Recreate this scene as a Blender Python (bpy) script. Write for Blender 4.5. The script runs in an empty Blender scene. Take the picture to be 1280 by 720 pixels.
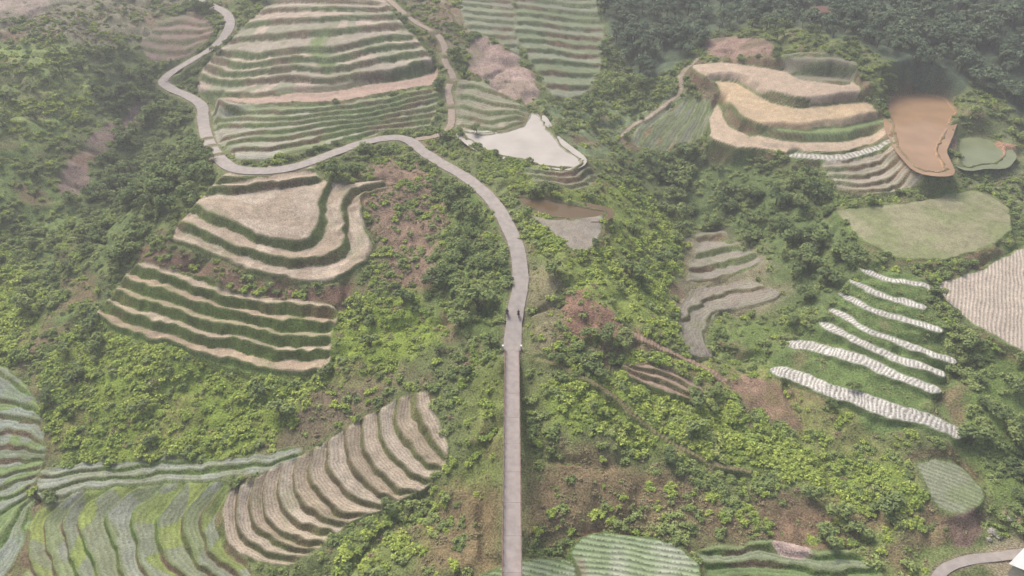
import bpy, math, random, time, bmesh, mathutils
import numpy as np
T0=time.time()
rng=np.random.default_rng(7); random.seed(7)
sc=bpy.context.scene
# ------------------------------------------------------------------ camera (drone)
PITCH=math.radians(38); CX,CY,CZ=0.0,-128.0,100.0; FP=854.0
cam_d=bpy.data.cameras.new("camera"); cam=bpy.data.objects.new("camera",cam_d); sc.collection.objects.link(cam)
cam.location=(CX,CY,CZ); cam.rotation_euler=(math.pi/2-PITCH,0,0)
cam_d.sensor_width=36; cam_d.lens=36*FP/1280; cam_d.clip_start=0.5; cam_d.clip_end=6000
sc.camera=cam
# ------------------------------------------------------------------ helpers
KEXP=1.3; DES=.07
def S(r,g,b,k=None):
    o=[]
    for c in (r,g,b):
        c/=255.0
        o.append((c/12.92 if c<=0.04045 else ((c+0.055)/1.055)**2.4)/(k or KEXP))
    o=np.array(o); L=o@np.array([.3,.6,.1]); return o*(1-DES)+L*DES
TAB=rng.random((256,256))*2-1
def vn(x,y,seed=0):
    x=np.asarray(x,float)+seed*17.37; y=np.asarray(y,float)+seed*9.71
    xi=np.floor(x).astype(int); yi=np.floor(y).astype(int); fx=x-xi; fy=y-yi
    fx=fx*fx*(3-2*fx); fy=fy*fy*(3-2*fy)
    a=TAB[xi&255,yi&255]; b=TAB[(xi+1)&255,yi&255]; c=TAB[xi&255,(yi+1)&255]; d=TAB[(xi+1)&255,(yi+1)&255]
    return (a*(1-fx)+b*fx)*(1-fy)+(c*(1-fx)+d*fx)*fy
def fbm(x,y,s,o=3,seed=0):
    r=0;a=1;t=0
    for i in range(o):
        r=r+a*vn(x/s,y/s,seed+i*3); t+=a; a*=.5; s*=.5
    return r/t
def sst(a,b,v):
    t=np.clip((v-a)/(b-a),0,1); return t*t*(3-2*t)
def g(x,y,cx,cy,sx,sy,a): return a*np.exp(-.5*((x-cx)/sx)**2-.5*((y-cy)/sy)**2)
def sp(v,w): return w*np.logaddexp(0,v/w)
def hb(x,y):
    """smooth relief of the valley (metres)"""
    z=0.15*sp(y-40,20)+0.22*sp(y-230,40)+0.25*sp(-y-112,6)
    z=z+g(x,y,-68,30,34,26,15)+g(x,y,-60,125,42,32,13)+g(x,y,-118,55,18,48,-13)+g(x,y,-178,60,36,60,14)
    z=z+g(x,y,12,18,19,60,10)+g(x,y,52,28,16,45,-13)+g(x,y,105,95,34,28,13)+g(x,y,98,10,28,22,7)+g(x,y,28,110,14,40,-5)
    z=z+g(x,y,0,-75,300,26,-11)+g(x,y,-95,-45,45,22,-5)
    z=z+g(x,y,240,170,70,80,22)+g(x,y,-250,180,80,80,16)
    return z
def rays(p):
    p=np.asarray(p,float); dx=(p[:,0]-640)/FP; dy=(360-p[:,1])/FP
    c,s=math.cos(PITCH),math.sin(PITCH)
    return np.stack([dx, c+dy*s, -s+dy*c],1)
def unproj(p):
    """traced survey outline -> plan position on the relief"""
    D=rays(p); n_=len(D)
    lo=np.full(n_,50.0); hi=np.full(n_,1500.0); found=np.zeros(n_,bool); prev=lo.copy()
    for t in np.concatenate([np.arange(50,500,2.0),np.arange(500,1500,10.)]):
        z=CZ+D[:,2]*t; b=z<hb(CX+D[:,0]*t,CY+D[:,1]*t)
        n=b&~found; lo[n]=prev[n]; hi[n]=t; found|=n; prev[:]=t
    for _ in range(18):
        m=(lo+hi)/2; b=CZ+D[:,2]*m<hb(CX+D[:,0]*m,CY+D[:,1]*m)
        hi=np.where(b,m,hi); lo=np.where(b,lo,m)
    t=(lo+hi)/2
    return np.stack([CX+D[:,0]*t,CY+D[:,1]*t],1)
def unproj_level(p,z):
    D=rays(p); t=(z-CZ)/D[:,2]; return np.stack([CX+D[:,0]*t,CY+D[:,1]*t],1)
def resample(c,sp_):
    d=np.r_[0,np.cumsum(np.hypot(*np.diff(c,axis=0).T))]; n=max(3,int(d[-1]/sp_)+1)
    t=np.linspace(0,d[-1],n); return np.stack([np.interp(t,d,c[:,0]),np.interp(t,d,c[:,1])],1)
def crom(p,n=8,closed=False):
    p=np.asarray(p,float)
    if closed: q=np.vstack([p[-1],p,p[0],p[1]])
    else: q=np.vstack([2*p[0]-p[1],p,2*p[-1]-p[-2]])
    out=[]
    t=np.linspace(0,1,n,endpoint=False)[:,None]
    for i in range(1,len(q)-2):
        a,b,c,d=q[i-1],q[i],q[i+1],q[i+2]
        out.append(.5*((2*b)+(-a+c)*t+(2*a-5*b+4*c-d)*t*t+(-a+3*b-3*c+d)*t**3))
    o=np.vstack(out)
    if not closed: o=np.vstack([o,p[-1]])
    return o
def curve_w(px,sp_=1.0): return resample(crom(unproj(px)),sp_)
def closew(c,sp_):
    c=resample(np.vstack([c,c[0]]),1.2)[:-1]
    for _ in range(3): c=.25*np.roll(c,1,0)+.5*c+.25*np.roll(c,-1,0)
    c=np.vstack([c,c[0]]); return resample(c,sp_)
def poly_w(px,sp_=1.0): return closew(unproj(px),sp_)
# ------------------------------------------------------------------ terrain grid
ys=[-150.0]
while ys[-1]<1500:
    d=ys[-1]+128; dy=max(.2,.8*(d*d+1e4)/68300) if d>30 else .5
    if ys[-1]<-100: dy=1.0
    if ys[-1]<260: dy=min(dy,1.1)
    else: dy=min(dy,25)
    ys.append(ys[-1]+dy)
ys=np.array(ys)
NC=1180
t=np.linspace(-1,1,NC); ext=1+np.cumsum(np.geomspace(.01,.6,18)); t=np.concatenate([-ext[::-1],t,ext])
half=.75*(.788*np.maximum(ys+128,40)+61.6)*1.2
X=(t[None,:]*half[:,None]); Y=np.repeat(ys[:,None],len(t),1)
R,C=X.shape
dyv=np.gradient(ys)[:,None]; dxv=np.gradient(X,axis=1); AREA=(dyv*dxv).ravel()
X=X.ravel();Y=Y.ravel(); N=len(X)
ZB=hb(X,Y); Z=ZB.copy()
far=sst(220,330,Y)+sst(1.15,1.6,np.abs(X)/np.repeat(half,C)); far=np.clip(far,0,1)
COL=np.tile(S(122,134,82),(N,1)); 
COL*= (1+.25*fbm(X,Y,9,3,1))[:,None]
VT=np.full(N,2,np.int8); VD=np.full(N,1.0); FIELD=np.zeros(N); RU=np.zeros(N); RA=np.zeros(N); RGH=np.ones(N)
n1=fbm(X,Y,14,3,5); n2=fbm(X,Y,14,3,9); m1=vn(X/1.7,Y/1.7,11); m2=vn(X/1.7,Y/1.7,12)
XJ=X+4.0*n1+1.0*m1; YJ=Y+4.0*n2+1.0*m2
XF=X+.35*m1+1.7*n1; YF=Y+.35*m2+1.7*n2
def near(Cv,px,py,sel):
    T=np.gradient(Cv,axis=0); L=np.hypot(T[:,0],T[:,1])+1e-9; T/=L[:,None]
    h=float(np.median(L))*.55; seg=np.r_[0,np.cumsum(np.hypot(*np.diff(Cv,axis=0).T))]
    x=px[sel]; y=py[sel]; n=len(x); per=np.empty(n); dist=np.empty(n); arc=np.empty(n); ki=np.empty(n,int)
    ch=max(1,int(3e6/len(Cv)))
    C32=Cv.astype(np.float32)
    for a in range(0,n,ch):
        xx=x[a:a+ch];yy=y[a:a+ch]
        d=(xx.astype(np.float32)[:,None]-C32[:,0])**2+(yy.astype(np.float32)[:,None]-C32[:,1])**2
        k=d.argmin(1); vx=xx-Cv[k,0]; vy=yy-Cv[k,1]
        tt=vx*T[k,0]+vy*T[k,1]; pp=vx*-T[k,1]+vy*T[k,0]
        ex=np.maximum(np.abs(tt)-h,0); per[a:a+ch]=pp; dist[a:a+ch]=np.hypot(pp,ex); arc[a:a+ch]=seg[k]+tt; ki[a:a+ch]=k
    return per,dist,arc,ki
def inside(P,x,y):
    r=np.zeros(len(x),bool)
    x0,y0=P[:-1,0],P[:-1,1]; x1,y1=P[1:,0],P[1:,1]
    for i in range(len(x0)):
        if y0[i]==y1[i]: continue
        c=((y0[i]>y)!=(y1[i]>y)); 
        r^= c&(x< (x1[i]-x0[i])*(y-y0[i])/(y1[i]-y0[i])+x0[i])
    return r
def sel_bbox(P,px,py,m):
    return np.nonzero((px>P[:,0].min()-m)&(px<P[:,0].max()+m)&(py>P[:,1].min()-m)&(py<P[:,1].max()+m))[0]
def sdist(P,px,py,m):
    s=sel_bbox(P,px,py,m); ins=inside(P,px[s],py[s])
    per,d,a,k=near(P,px,py,s); return s,np.where(ins,-d,d)
VCOD={'bright':1,'mid':2,'tree':3,'brown':4,'grass':5,'pine':6}
def zone(px,col,vt,vd,soft=3.0,rough=1.0,mix=1.0):
    P=poly_w(px,3.0 if soft>1.2 else 1.2); s,d=sdist(P,XJ,YJ,soft)
    a=(1-sst(-soft,soft,d))*mix
    c=S(*col)*1.12*(1+.22*fbm(X[s],Y[s],6,3,2)+.15*vn(X[s]/.8,Y[s]/.8,4))[:,None]
    COL[s]=COL[s]*(1-a[:,None])+c*a[:,None]
    m=rng.random(len(s))<a*1.0
    VT[s[m]]=VCOD[vt]; VD[s[m]]=vd
    return s,d
def bare(px,col,col2,soft=.8):
    s,d=zone(px,col,'grass',.2,soft)
    q=sst(-.1,.35,fbm(X[s],Y[s],6,3,77))*(1-sst(-soft,soft,d)); COL[s]=COL[s]*(1-q[:,None])+S(*col2)*q[:,None]
def field(px,col,flat=.75,rows=None,rim=(112,126,76),rimw=.5,var=.1,col2=None,water=False,rough=.3):
    A=unproj(px); zm=float(np.mean(hb(A[:,0],A[:,1]))); B=unproj_level(px,zm)
    P=closew(A*(1-flat)+B*flat,.8); bl=5.0 if water else 2.5; s,d=sdist(P,XF,YF,bl+1)
    w=(1-sst(0,bl,d))*flat; Z[s]=Z[s]*(1-w)+zm*w
    ins=1-sst(-.15,.15,d)
    if water: Z[s]-=.5*(1-sst(-.8,-.1,d)); Z[s]+=.18*(1-sst(.1,1.0,np.abs(d-.5)))
    c=np.tile(S(*col),(len(s),1))
    if col2 is not None:
        q=sst(-.2,.2,fbm(X[s],Y[s],7,3,21))[:,None]; c=c*(1-q)+S(*col2)*q
    c=c*(1+var*fbm(X[s],Y[s],5,3,7)+var*.7*vn(X[s]/.6,Y[s]/.6,8))[:,None]
    rm=(1-sst(rimw,rimw+.5,d))[:,None]
    cr=S(*rim)*(1+.3*m1[s])[:,None]
    br_=(np.exp(-((d-1.3)/.7)**2)*sst(-.3,.4,fbm(X[s],Y[s],6,2,91)))[:,None]*.7
    COL[s]=COL[s]*(1-rm)+cr*rm; COL[s]=COL[s]*(1-br_)+S(134,108,88)*br_
    COL[s]=COL[s]*(1-ins[:,None])+c*ins[:,None]
    FIELD[s]=np.maximum(FIELD[s],1-sst(.2,1.0,d)); RGH[s]=RGH[s]*(1-ins)+rough*ins
    RA[s]*=(1-rm[:,0])
    if rows:
        a=math.radians(rows[0]); RU[s]=np.where(d<.2,(X[s]*math.sin(a)+Y[s]*math.cos(a)+.25*vn(X[s]/4,Y[s]/4,3))/rows[1],RU[s]); RA[s]=np.where(d<.2,rows[2],RA[s])
    return P,zm
def strip(px,width,col,rows=None,rim=(108,132,74),dz=.5,var=.16,taper=1):
    Cv=curve_w(px,.7); s=sel_bbox(Cv,XF,YF,width+2); per,d,arc,k=near(Cv,XF,YF,s)
    m=d<width/2+2; s=s[m];per=per[m];d=d[m];arc=arc[m];k=k[m]
    L=arc.max(); wl=width/2*np.clip(np.minimum(arc,L-arc)/3.0+.25,0,1)**.6*(1+.25*vn(arc/5,arc*0,6))
    e=d-wl
    zc=hb(Cv[:,0],Cv[:,1])[k]; w=(1-sst(0,.9,e))*.9; Z[s]=Z[s]*(1-w)+(zc+.25)*w
    ins=1-sst(-.15,.12,e)
    c=S(*col)*(1+var*vn(X[s]/.7,Y[s]/.7,5)+var*fbm(X[s],Y[s],6,2,3))[:,None]
    rm=(1-sst(.3,.9,e))[:,None]; COL[s]=COL[s]*(1-rm)+S(*rim)*(1+.25*m1[s])[:,None]*rm
    COL[s]=COL[s]*(1-ins[:,None])+c*ins[:,None]
    FIELD[s]=np.maximum(FIELD[s],1-sst(.2,.8,e)); RGH[s]=RGH[s]*(1-ins)+.5*ins
    if rows: 
        q=e<0; RU[s[q]]=arc[q]/rows[0]; RA[s[q]]=rows[1]
def terr(region,curves,treads,bank=(112,126,74),bank2=(130,108,86),bm=1.1,dz=1.5,rows=None,wob=.12,var=.12,bankveg=.12,lip=(134,146,88),plots=11,b2=0.):
    P=poly_w(region,1.0); s,d=sdist(P,XF,YF,.6)
    k=d<.3; s=s[k]; d=d[k]
    cw=[(a,curve_w(b,1.2)) for a,b in curves]; D=[]
    for i,(a,c) in enumerate(cw):
        o=cw[i+1][1] if i+1<len(cw) else cw[i-1][1]
        per,dist,arc,ki=near(c,XF,YF,s)
        po,_,_,_=near(c,o[:,0],o[:,1],np.arange(len(o)))
        sg=np.sign(np.median(po)) or 1
        if i+1==len(cw): sg=-sg
        D.append(np.sign(per)*sg*dist)
    sv=np.full(len(s),float(cw[0][0])); Wl=np.full(len(s),4.0)
    for i in range(len(cw)-1):
        a=D[i]; b=D[i+1]; f=np.where(a<=0,0,np.where(b>=0,1,a/(a-b+1e-6))); sv+=(cw[i+1][0]-cw[i][0])*f
        q=(a>0)&(b<0); Wl=np.where(q,(a-b)/(cw[i+1][0]-cw[i][0]),Wl)
    amp=np.clip(1.5/Wl,0,1.0)
    sv=sv+wob*amp*2.6*fbm(X[s],Y[s],12,3,13)+.12/np.maximum(Wl,1)*m1[s]
    i=np.floor(sv).astype(int); f=sv-i
    b=np.clip(bm/np.maximum(Wl,.5)*(1+.6*fbm(X[s],Y[s],10,3,31)),.05,.55); ft=1-b
    off=np.where(f<ft,dz*(f/ft-.5),dz*(.5-(f-ft)/b))
    w=1-sst(-1.0,.3,d); Z[s]+=off*w
    T=np.array([S(*q) for q in treads])
    plot=vn(X[s]/plots+i*3.1,Y[s]/plots+i*1.7,23)
    pi=np.floor(plot*2.4).astype(int)
    c=T[(i*7+pi*3)%len(T)].copy()
    hs=(np.abs(np.sin((i*3+pi)*12.9898)*43758.5453))%1
    wd=sst(.15,.5,fbm(X[s],Y[s],5,3,47))[:,None]*.4; c=c*(1-wd)+S(140,146,106)*wd
    c*=(1+.10*(hs-.5)*2+var*.5*plot+var*.7*vn(X[s]/.6,Y[s]/.6,8)+var*.7*fbm(X[s],Y[s],3,2,14))[:,None]
    q=sst(-.3,.3,fbm(X[s],Y[s],9,3,17)-.1+b2)[:,None]; bc=S(*bank)*(1-q)+S(*bank2)*q
    bc*=(1.05+.3*m1[s]+.25*vn(X[s]/.5,Y[s]/.5,19))[:,None]
    e=.15/np.maximum(Wl,.8)
    isb=np.where(f>.35, sst(ft-e,ft+e,f), 1-sst(0,e,f))
    c=c*(1-isb[:,None])+bc*isb[:,None]
    lw=.3/np.maximum(Wl,.8); lp=np.exp(-((f-ft+.2*lw)/lw)**2)*.5; c=c*(1-lp[:,None])+S(*lip)*lp[:,None]
    edge=(1-sst(-.2,.3,d))[:,None]
    COL[s]=COL[s]*(1-edge)+c*edge
    FIELD[s]=np.where(isb<.5,1,np.maximum(0,1-bankveg)); VT[s]=5; VD[s]=1.0; RGH[s]=.35+.65*isb
    if rows: RU[s]=f/ft*np.round(np.clip(Wl*.8/rows[0],1,12)); RA[s]=rows[1]*(1-isb)
    else: RA[s]=0
print("grid",R,C,N,time.time()-T0)
# ------------------------------------------------------------------ vegetation zones
zone([(-300,-80),(240,-80),(240,0),(170,60),(110,60),(0,45),(-300,60)],(138,134,110),'brown',.5)
zone([(-300,60),(0,50),(80,50),(120,75),(125,110),(90,160),(40,190),(-300,220)],(140,158,92),'bright',.9)
zone([(110,60),(170,60),(210,95),(200,120),(130,150),(110,120)],(112,126,82),'tree',.4)
zone([(60,240),(110,180),(190,110),(215,130),(250,160),(280,210),(240,250),(200,290),(150,330),(100,340),(70,300)],(110,126,74),'tree',.4)
zone([(-300,200),(40,190),(80,250),(110,330),(100,390),(70,430),(60,360),(0,310),(-300,300)],(116,136,76),'mid',.9)
zone([(-300,300),(0,315),(30,330),(55,360),(50,420),(20,465),(-300,480)],(136,158,62),'bright',1.1)
zone([(45,470),(80,430),(120,405),(230,445),(330,470),(410,465),(425,400),(450,370),(500,365),(550,395),(545,430),(500,470),(450,500),(400,530),(330,560),(200,575),(100,572),(55,560)],(134,154,60),'bright',1.3)
zone([(200,300),(260,320),(330,345),(400,352),(455,340),(440,375),(340,375),(230,345),(170,320)],(134,108,90),'brown',.5,1.5)
zone([(540,215),(590,240),(620,280),(640,330),(635,400),(600,430),(550,400),(530,330)],(112,134,68),'mid',1.1)
zone([(440,235),(480,190),(530,205),(555,260),(535,330),(530,370),(470,350),(460,300),(450,250)],(150,126,106),'brown',.6)
zone([(590,180),(640,210),(660,200),(740,230),(800,235),(850,270),(870,320),(850,370),(860,430),(820,420),(780,400),(720,370),(690,330),(660,290),(640,240)],(136,152,74),'bright',.9)
zone([(655,330),(700,340),(710,430),(680,460),(652,440),(655,400)],(138,132,98),'brown',.7)
zone([(700,370),(730,362),(775,400),(775,425),(740,428),(705,425)],(152,120,100),'brown',.8,1.5)
zone([(680,130),(740,120),(800,120),(860,110),(850,130),(780,170),(790,200),(720,195),(690,165)],(126,142,100),'mid',.6)
zone([(790,190),(870,190),(930,200),(990,235),(1060,270),(1090,310),(1060,345),(1040,380),(990,400),(940,380),(975,365),(945,320),(910,290),(870,285),(840,245)],(104,122,72),'tree',.38)
zone([(845,290),(900,275),(930,300),(960,330),(985,365),(945,395),(900,400),(895,450),(858,445),(845,400),(850,340)],(140,134,106),'grass',.7)
zone([(890,400),(990,395),(1030,400),(985,430),(960,470),(900,450)],(116,136,72),'mid',.8)
zone([(1180,325),(1262,285),(1280,270),(1500,250),(1500,310),(1280,310),(1230,335),(1172,355)],(114,134,74),'mid',.8)
zone([(1165,480),(1200,440),(1250,430),(1500,430),(1500,650),(1240,640),(1225,600),(1200,570),(1185,540)],(112,132,68),'tree',.42)
zone([(1060,40),(1090,0),(1100,-80),(1600,-80),(1600,180),(1280,150),(1230,110),(1150,100),(1110,80)],(94,110,86),'pine',.85)
zone([(750,0),(750,-80),(1100,-80),(1090,20),(1060,50),(960,30),(890,40),(850,85),(800,110),(765,60)],(98,114,86),'pine',.8)
zone([(1180,180),(1290,150),(1500,180),(1500,250),(1280,270),(1262,250),(1200,235)],(128,136,96),'mid',.45)
zone([(660,470),(760,470),(880,500),(1000,540),(1100,560),(1140,600),(1130,640),(1050,620),(950,590),(850,560),(740,540),(660,560)],(130,150,64),'bright',1.1)
zone([(780,430),(870,440),(1000,460),(1100,500),(1130,560),(1100,570),(1000,545),(900,510),(800,480)],(134,138,82),'bright',.6)
zone([(650,570),(740,565),(850,590),(960,620),(1060,650),(1120,680),(1000,670),(880,670),(740,665),(660,690)],(138,122,90),'brown',.9)
zone([(1050,625),(1130,640),(1180,660),(1190,760),(1120,760),(1080,690)],(120,136,74),'mid',.7)
zone([(655,450),(700,470),(660,500),(700,560),(660,600),(650,520)],(124,130,80),'mid',.6)
zone([(560,470),(630,440),(632,560),(600,640),(480,720),(390,740),(450,660),(540,610),(575,570)],(124,136,72),'bright',.8)
zone([(500,640),(570,600),(628,600),(625,720),(520,720)],(136,120,86),'brown',.8)
zone([(470,-80),(640,-80),(640,0),(585,45),(560,60),(520,25)],(144,134,108),'brown',.5)
zone([(400,480),(520,470),(450,530),(380,560),(300,580),(330,560)],(132,120,94),'brown',.6)
# ------------------------------------------------------------------ terraces and fields
TAN=(204,186,164); TAN2=(194,174,152)
terr([(300,40),(330,12),(350,-30),(470,-30),(500,30),(530,60),(548,88),(545,98),(430,118),(330,126),(262,122),(245,115),(250,90),(270,65)],
 [(0,(( 330,-30),(400,-34),(480,-30))),(4,((300,15),(350,3),(410,2),(470,5))),(8,((262,66),(320,72),(410,62),(510,48))),(11,((240,95),(300,104),(420,100),(552,80))),(12,((250,118),(330,120),(430,112),(560,88)))],
 [(200,182,166),(182,172,154),(204,186,168),(170,166,144),(190,178,158),(160,162,136)],bank=(112,128,80),bank2=(136,120,96),bm=1.6,dz=1.4,bankveg=.15,plots=16,wob=.25)
field([(272,121),(330,121),(430,113),(535,94),(548,88),(543,104),(430,124),(330,129),(275,130)],(202,174,156),rimw=.3)
terr([(262,134),(330,133),(430,127),(540,108),(552,118),(548,140),(538,163),(490,163),(440,176),(380,190),(330,202),(292,200),(268,172)],
 [(0,((258,132),(330,132),(430,127),(550,105))),(3,((262,160),(330,158),(430,148),(550,125))),(7,((290,203),(335,205),(400,190),(470,168),(550,160)))],
 [(164,166,144),(174,172,156),(150,160,126),(166,162,146),(154,164,122)],bank=(108,128,74),bm=1.1,dz=1.2,rows=(1.3,.10),bankveg=.1,plots=14,wob=.2)
zone([(396,46),(408,36),(422,78),(408,90),(394,72)],(122,138,88),'mid',.9,1.3)
# left upper spur
terr([(305,211),(392,208),(400,228),(432,236),(483,226),(482,240),(458,253),(450,280),(464,300),(458,328),(430,348),(380,354),(320,342),(265,318),(216,300),(222,283),(240,262),(262,238),(280,220)],
 [(0,((275,214),(330,208),(400,204))),(1,((258,232),(320,225),(398,216))),(2,((246,246),(320,240),(402,228))),(3,((236,262),(290,282),(345,303),(385,306),(404,288),(408,262),(414,238))),(4,((226,280),(280,302),(345,326),(400,328),(430,312),(432,285),(436,255),(484,232))),(5,((214,300),(265,320),(325,344),(385,356),(435,346),(466,318),(458,285),(460,255),(490,238)))],
 [TAN,TAN2,(208,190,168),(198,178,154)],bank=(112,128,70),bank2=(130,110,82),bm=1.0,dz=1.8,wob=.03,rows=(1.2,.04))
# left lower spur
terr([(178,325),(230,340),(300,364),(425,380),(425,400),(412,430),(410,464),(380,470),(310,464),(230,442),(150,418),(118,398),(125,385),(145,362),(160,342)],
 [(0,((160,318),(230,342),(300,364),(435,378))),(2,((146,352),(220,378),(310,402),(425,414))),(4,((124,382),(200,412),(300,438),(418,446))),(5,((112,402),(190,432),(300,464),(360,472),(418,468)))],
 [(202,184,160),(196,174,148),(188,174,142)],bank=(110,132,62),bank2=(128,112,76),bm=1.4,dz=1.9,wob=.08,bankveg=.2)
terr([(172,55),(200,30),(240,12),(262,22),(270,38),(250,58),(225,76),(190,75)],[(0,((190,15),(240,8),(275,20))),(6,((165,70),(220,82),(270,55)))],[(158,134,126),(146,130,116)],bank=(118,120,92),bm=1.2,dz=.8)
bare([(65,242),(73,215),(108,178),(140,150),(188,120),(194,130),(162,158),(132,188),(108,218),(92,250)],(144,124,114),(130,122,102))
bare([(-300,10),(-60,0),(60,-14),(110,-8),(60,14),(0,22),(-300,35)],(168,152,140),(144,140,118))
# top centre
terr([(640,-30),(740,-30),(755,40),(750,90),(722,122),(690,122),(668,85),(645,50)],[(0,((635,-32),(760,-32))),(14,((665,128),(755,120)))],[(142,152,120),(150,156,130),(136,148,112)],bank=(104,122,82),bm=1.5,dz=1.1,bankveg=.15,wob=.3)
terr([(560,-40),(635,-40),(645,50),(655,78),(630,58),(600,42),(585,40)],[(0,((555,-42),(640,-42))),(12,((580,60),(660,60)))],[(144,150,124),(150,150,130)],bank=(108,122,88),bm=1.5,dz=.9,bankveg=.15,wob=.3)
bare([(583,50),(600,46),(630,58),(655,80),(670,105),(668,125),(640,122),(612,105),(585,78)],(176,152,140),(156,142,122))
bare([(608,84),(640,88),(664,104),(668,122),(640,120),(614,104)],(190,164,152),(172,152,136),.5)
terr([(572,96),(605,102),(640,122),(664,138),(652,158),(600,166),(570,162)],[(0,((565,92),(610,100),(670,130))),(6,((565,168),(620,170),(665,156)))],[(164,156,136),(154,154,128)],bank=(112,126,82),bm=1.0,dz=.9,rows=(1.2,.12))
PW=field([(575,165),(600,168),(640,163),(660,158),(665,141),(675,146),(690,172),(727,200),(716,208),(680,206),(640,196),(600,185)],(190,180,165),flat=1,water=True)
terr([(650,208),(690,214),(735,206),(748,222),(722,240),(672,232)],[(0,((645,205),(700,212),(745,203))),(4,((660,238),(720,246),(755,228)))],[(150,150,128),(154,148,128)],bank=(114,128,82),bm=1.0,dz=.8)
PB=field([(638,246),(680,249),(762,264),(752,272),(700,270),(660,264)],(116,100,72),flat=1,water=True)
field([(660,267),(700,273),(757,275),(738,303),(722,316),(706,306),(685,285)],(164,154,140),flat=.5,col2=(172,164,150))
# right hill
bare([(885,48),(910,40),(965,50),(970,72),(890,74),(875,62)],(162,134,120),(144,126,106))
zone([(860,85),(900,75),(1090,95),(1120,160),(1130,190),(1000,200),(900,180),(880,150)],(138,124,96),'grass',.5,1.0)
field([(865,80),(900,78),(960,88),(1010,97),(1060,100),(1080,114),(1050,123),(990,119),(930,106),(880,92)],(204,182,158))
terr([(975,70),(1050,68),(1076,84),(1062,98),(1000,93)],[(0,((970,66),(1060,62))),(3,((990,96),(1080,98)))],[(150,146,124)],bank=(112,124,86),bm=1.0,dz=.8)
field([(888,104),(920,107),(960,130),(1000,137),(1060,131),(1092,130),(1103,148),(1050,158),(980,159),(940,147),(915,128)],(216,190,152),col2=(208,184,150))
field([(945,162),(1000,166),(1060,160),(1112,151),(1116,160),(1060,172),(990,175),(955,173)],(140,158,104),rows=(60,1.0,.12))
field([(897,133),(908,152),(932,168),(980,180),(1060,178),(1116,164),(1122,175),(1060,188),(980,190),(920,180),(890,166),(887,145)],(208,186,160))
strip([(985,196),(1050,196),(1128,184)],3.2,(194,190,178),rows=(1.2,.3))
terr([(1022,202),(1080,200),(1135,192),(1165,212),(1185,222),(1150,238),(1080,243),(1050,235)],[(0,((1010,203),(1080,200),(1150,190))),(5,((1040,246),(1100,248),(1190,228)))],[(172,162,144),(164,158,138),(178,168,152)],bank=(120,130,90),bm=.9,dz=1,rows=(1.2,.14))
PO=field([(1113,124),(1148,116),(1178,122),(1191,140),(1182,165),(1172,187),(1185,216),(1152,214),(1130,190),(1115,160)],(190,150,110),flat=1,water=True,rim=(150,132,98))
bare([(1178,165),(1200,160),(1212,178),(1200,200),(1186,200)],(182,144,122),(172,142,122))
PG=field([(1198,172),(1215,170),(1242,173),(1262,192),(1250,207),(1228,205),(1203,210)],(140,148,100),flat=1,water=True)
bare([(1255,180),(1272,178),(1275,205),(1262,210),(1252,200)],(190,148,120),(182,144,118))
field([(1040,262),(1080,262),(1130,256),(1180,247),(1215,238),(1262,260),(1266,285),(1230,312),(1180,326),(1128,323),(1080,298)],(162,160,124),flat=.6,col2=(148,154,108),rimw=.9,rim=(114,136,72),var=.16)
terr([(828,138),(868,122),(893,132),(882,166),(850,186),(812,188),(786,176),(800,158)],[(0,((900,120),(890,150),(872,190))),(5,((840,120),(800,150),(776,185)))],[(154,158,130),(146,156,116)],bank=(108,124,80),bm=1.1,dz=1,rows=(1.2,.12))
# centre-right valley plots
terr([(866,290),(905,286),(920,304),(943,316),(950,330),(905,348),(862,356),(858,330),(872,312)],[(0,((855,280),(905,278),(930,292))),(2,((855,320),(905,314),(935,312))),(4,((850,358),(905,350),(960,330)))],[(160,152,140),(152,148,132)],bank=(116,128,82),bm=1.3,dz=1.2,rows=(.9,.10))
terr([(856,374),(880,362),(930,348),(957,352),(978,368),(942,381),(900,390),(887,407),(890,447),(860,442),(850,410)],[(0,((960,335),(900,350),(870,365),(850,380))),(2,((985,368),(940,384),(896,395),(888,420),(892,455)))],[(164,154,140),(156,150,134)],bank=(132,130,98),bm=.6,dz=.8,rows=(.8,.12))
zone([(1075,330),(1110,325),(1160,350),(1185,420),(1200,480),(1190,540),(1100,520),(980,475),(970,440),(1020,400),(1050,360)],(110,132,72),'grass',.8,1.5)
for q,w in [(((1078,335),(1110,350),(1162,362)),1.5),(((1063,349),(1100,368),(1150,382)),1.6),(((1047,367),(1100,390),(1168,409)),1.7),(((1038,388),(1100,420),(1186,446)),1.7),(((1026,406),(1090,436),(1170,463)),1.9),(((984,430),(1060,446),(1160,485)),2.7),(((970,464),(1060,492),(1130,514),(1186,537)),3.4)]:
    strip(q,w*1.15,(206,202,192),rows=(.8,.28))
field([(1172,362),(1230,338),(1290,305),(1500,240),(1500,560),(1290,445),(1240,416),(1200,390)],(204,190,172),flat=.4,rows=(-62,.8,.22),rim=(116,136,76))
terr([(775,455),(800,452),(840,458),(882,488),(872,503),(820,486),(780,466)],[(0,((770,440),(830,450),(890,480))),(4,((770,465),(820,490),(870,508)))],[(188,162,142)],bank=(140,126,94),bm=.8,dz=.7)
bare([(900,478),(940,470),(975,488),(1006,518),(1002,537),(950,526),(915,506)],(156,130,108),(140,124,90))
field([(1143,572),(1175,568),(1207,588),(1228,625),(1212,643),(1172,636),(1150,604)],(150,156,128),rows=(30,.9,.15),col2=(138,150,110))
bare([(1185,645),(1230,640),(1245,665),(1220,685),(1188,680)],(128,108,94),(112,100,80))
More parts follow.
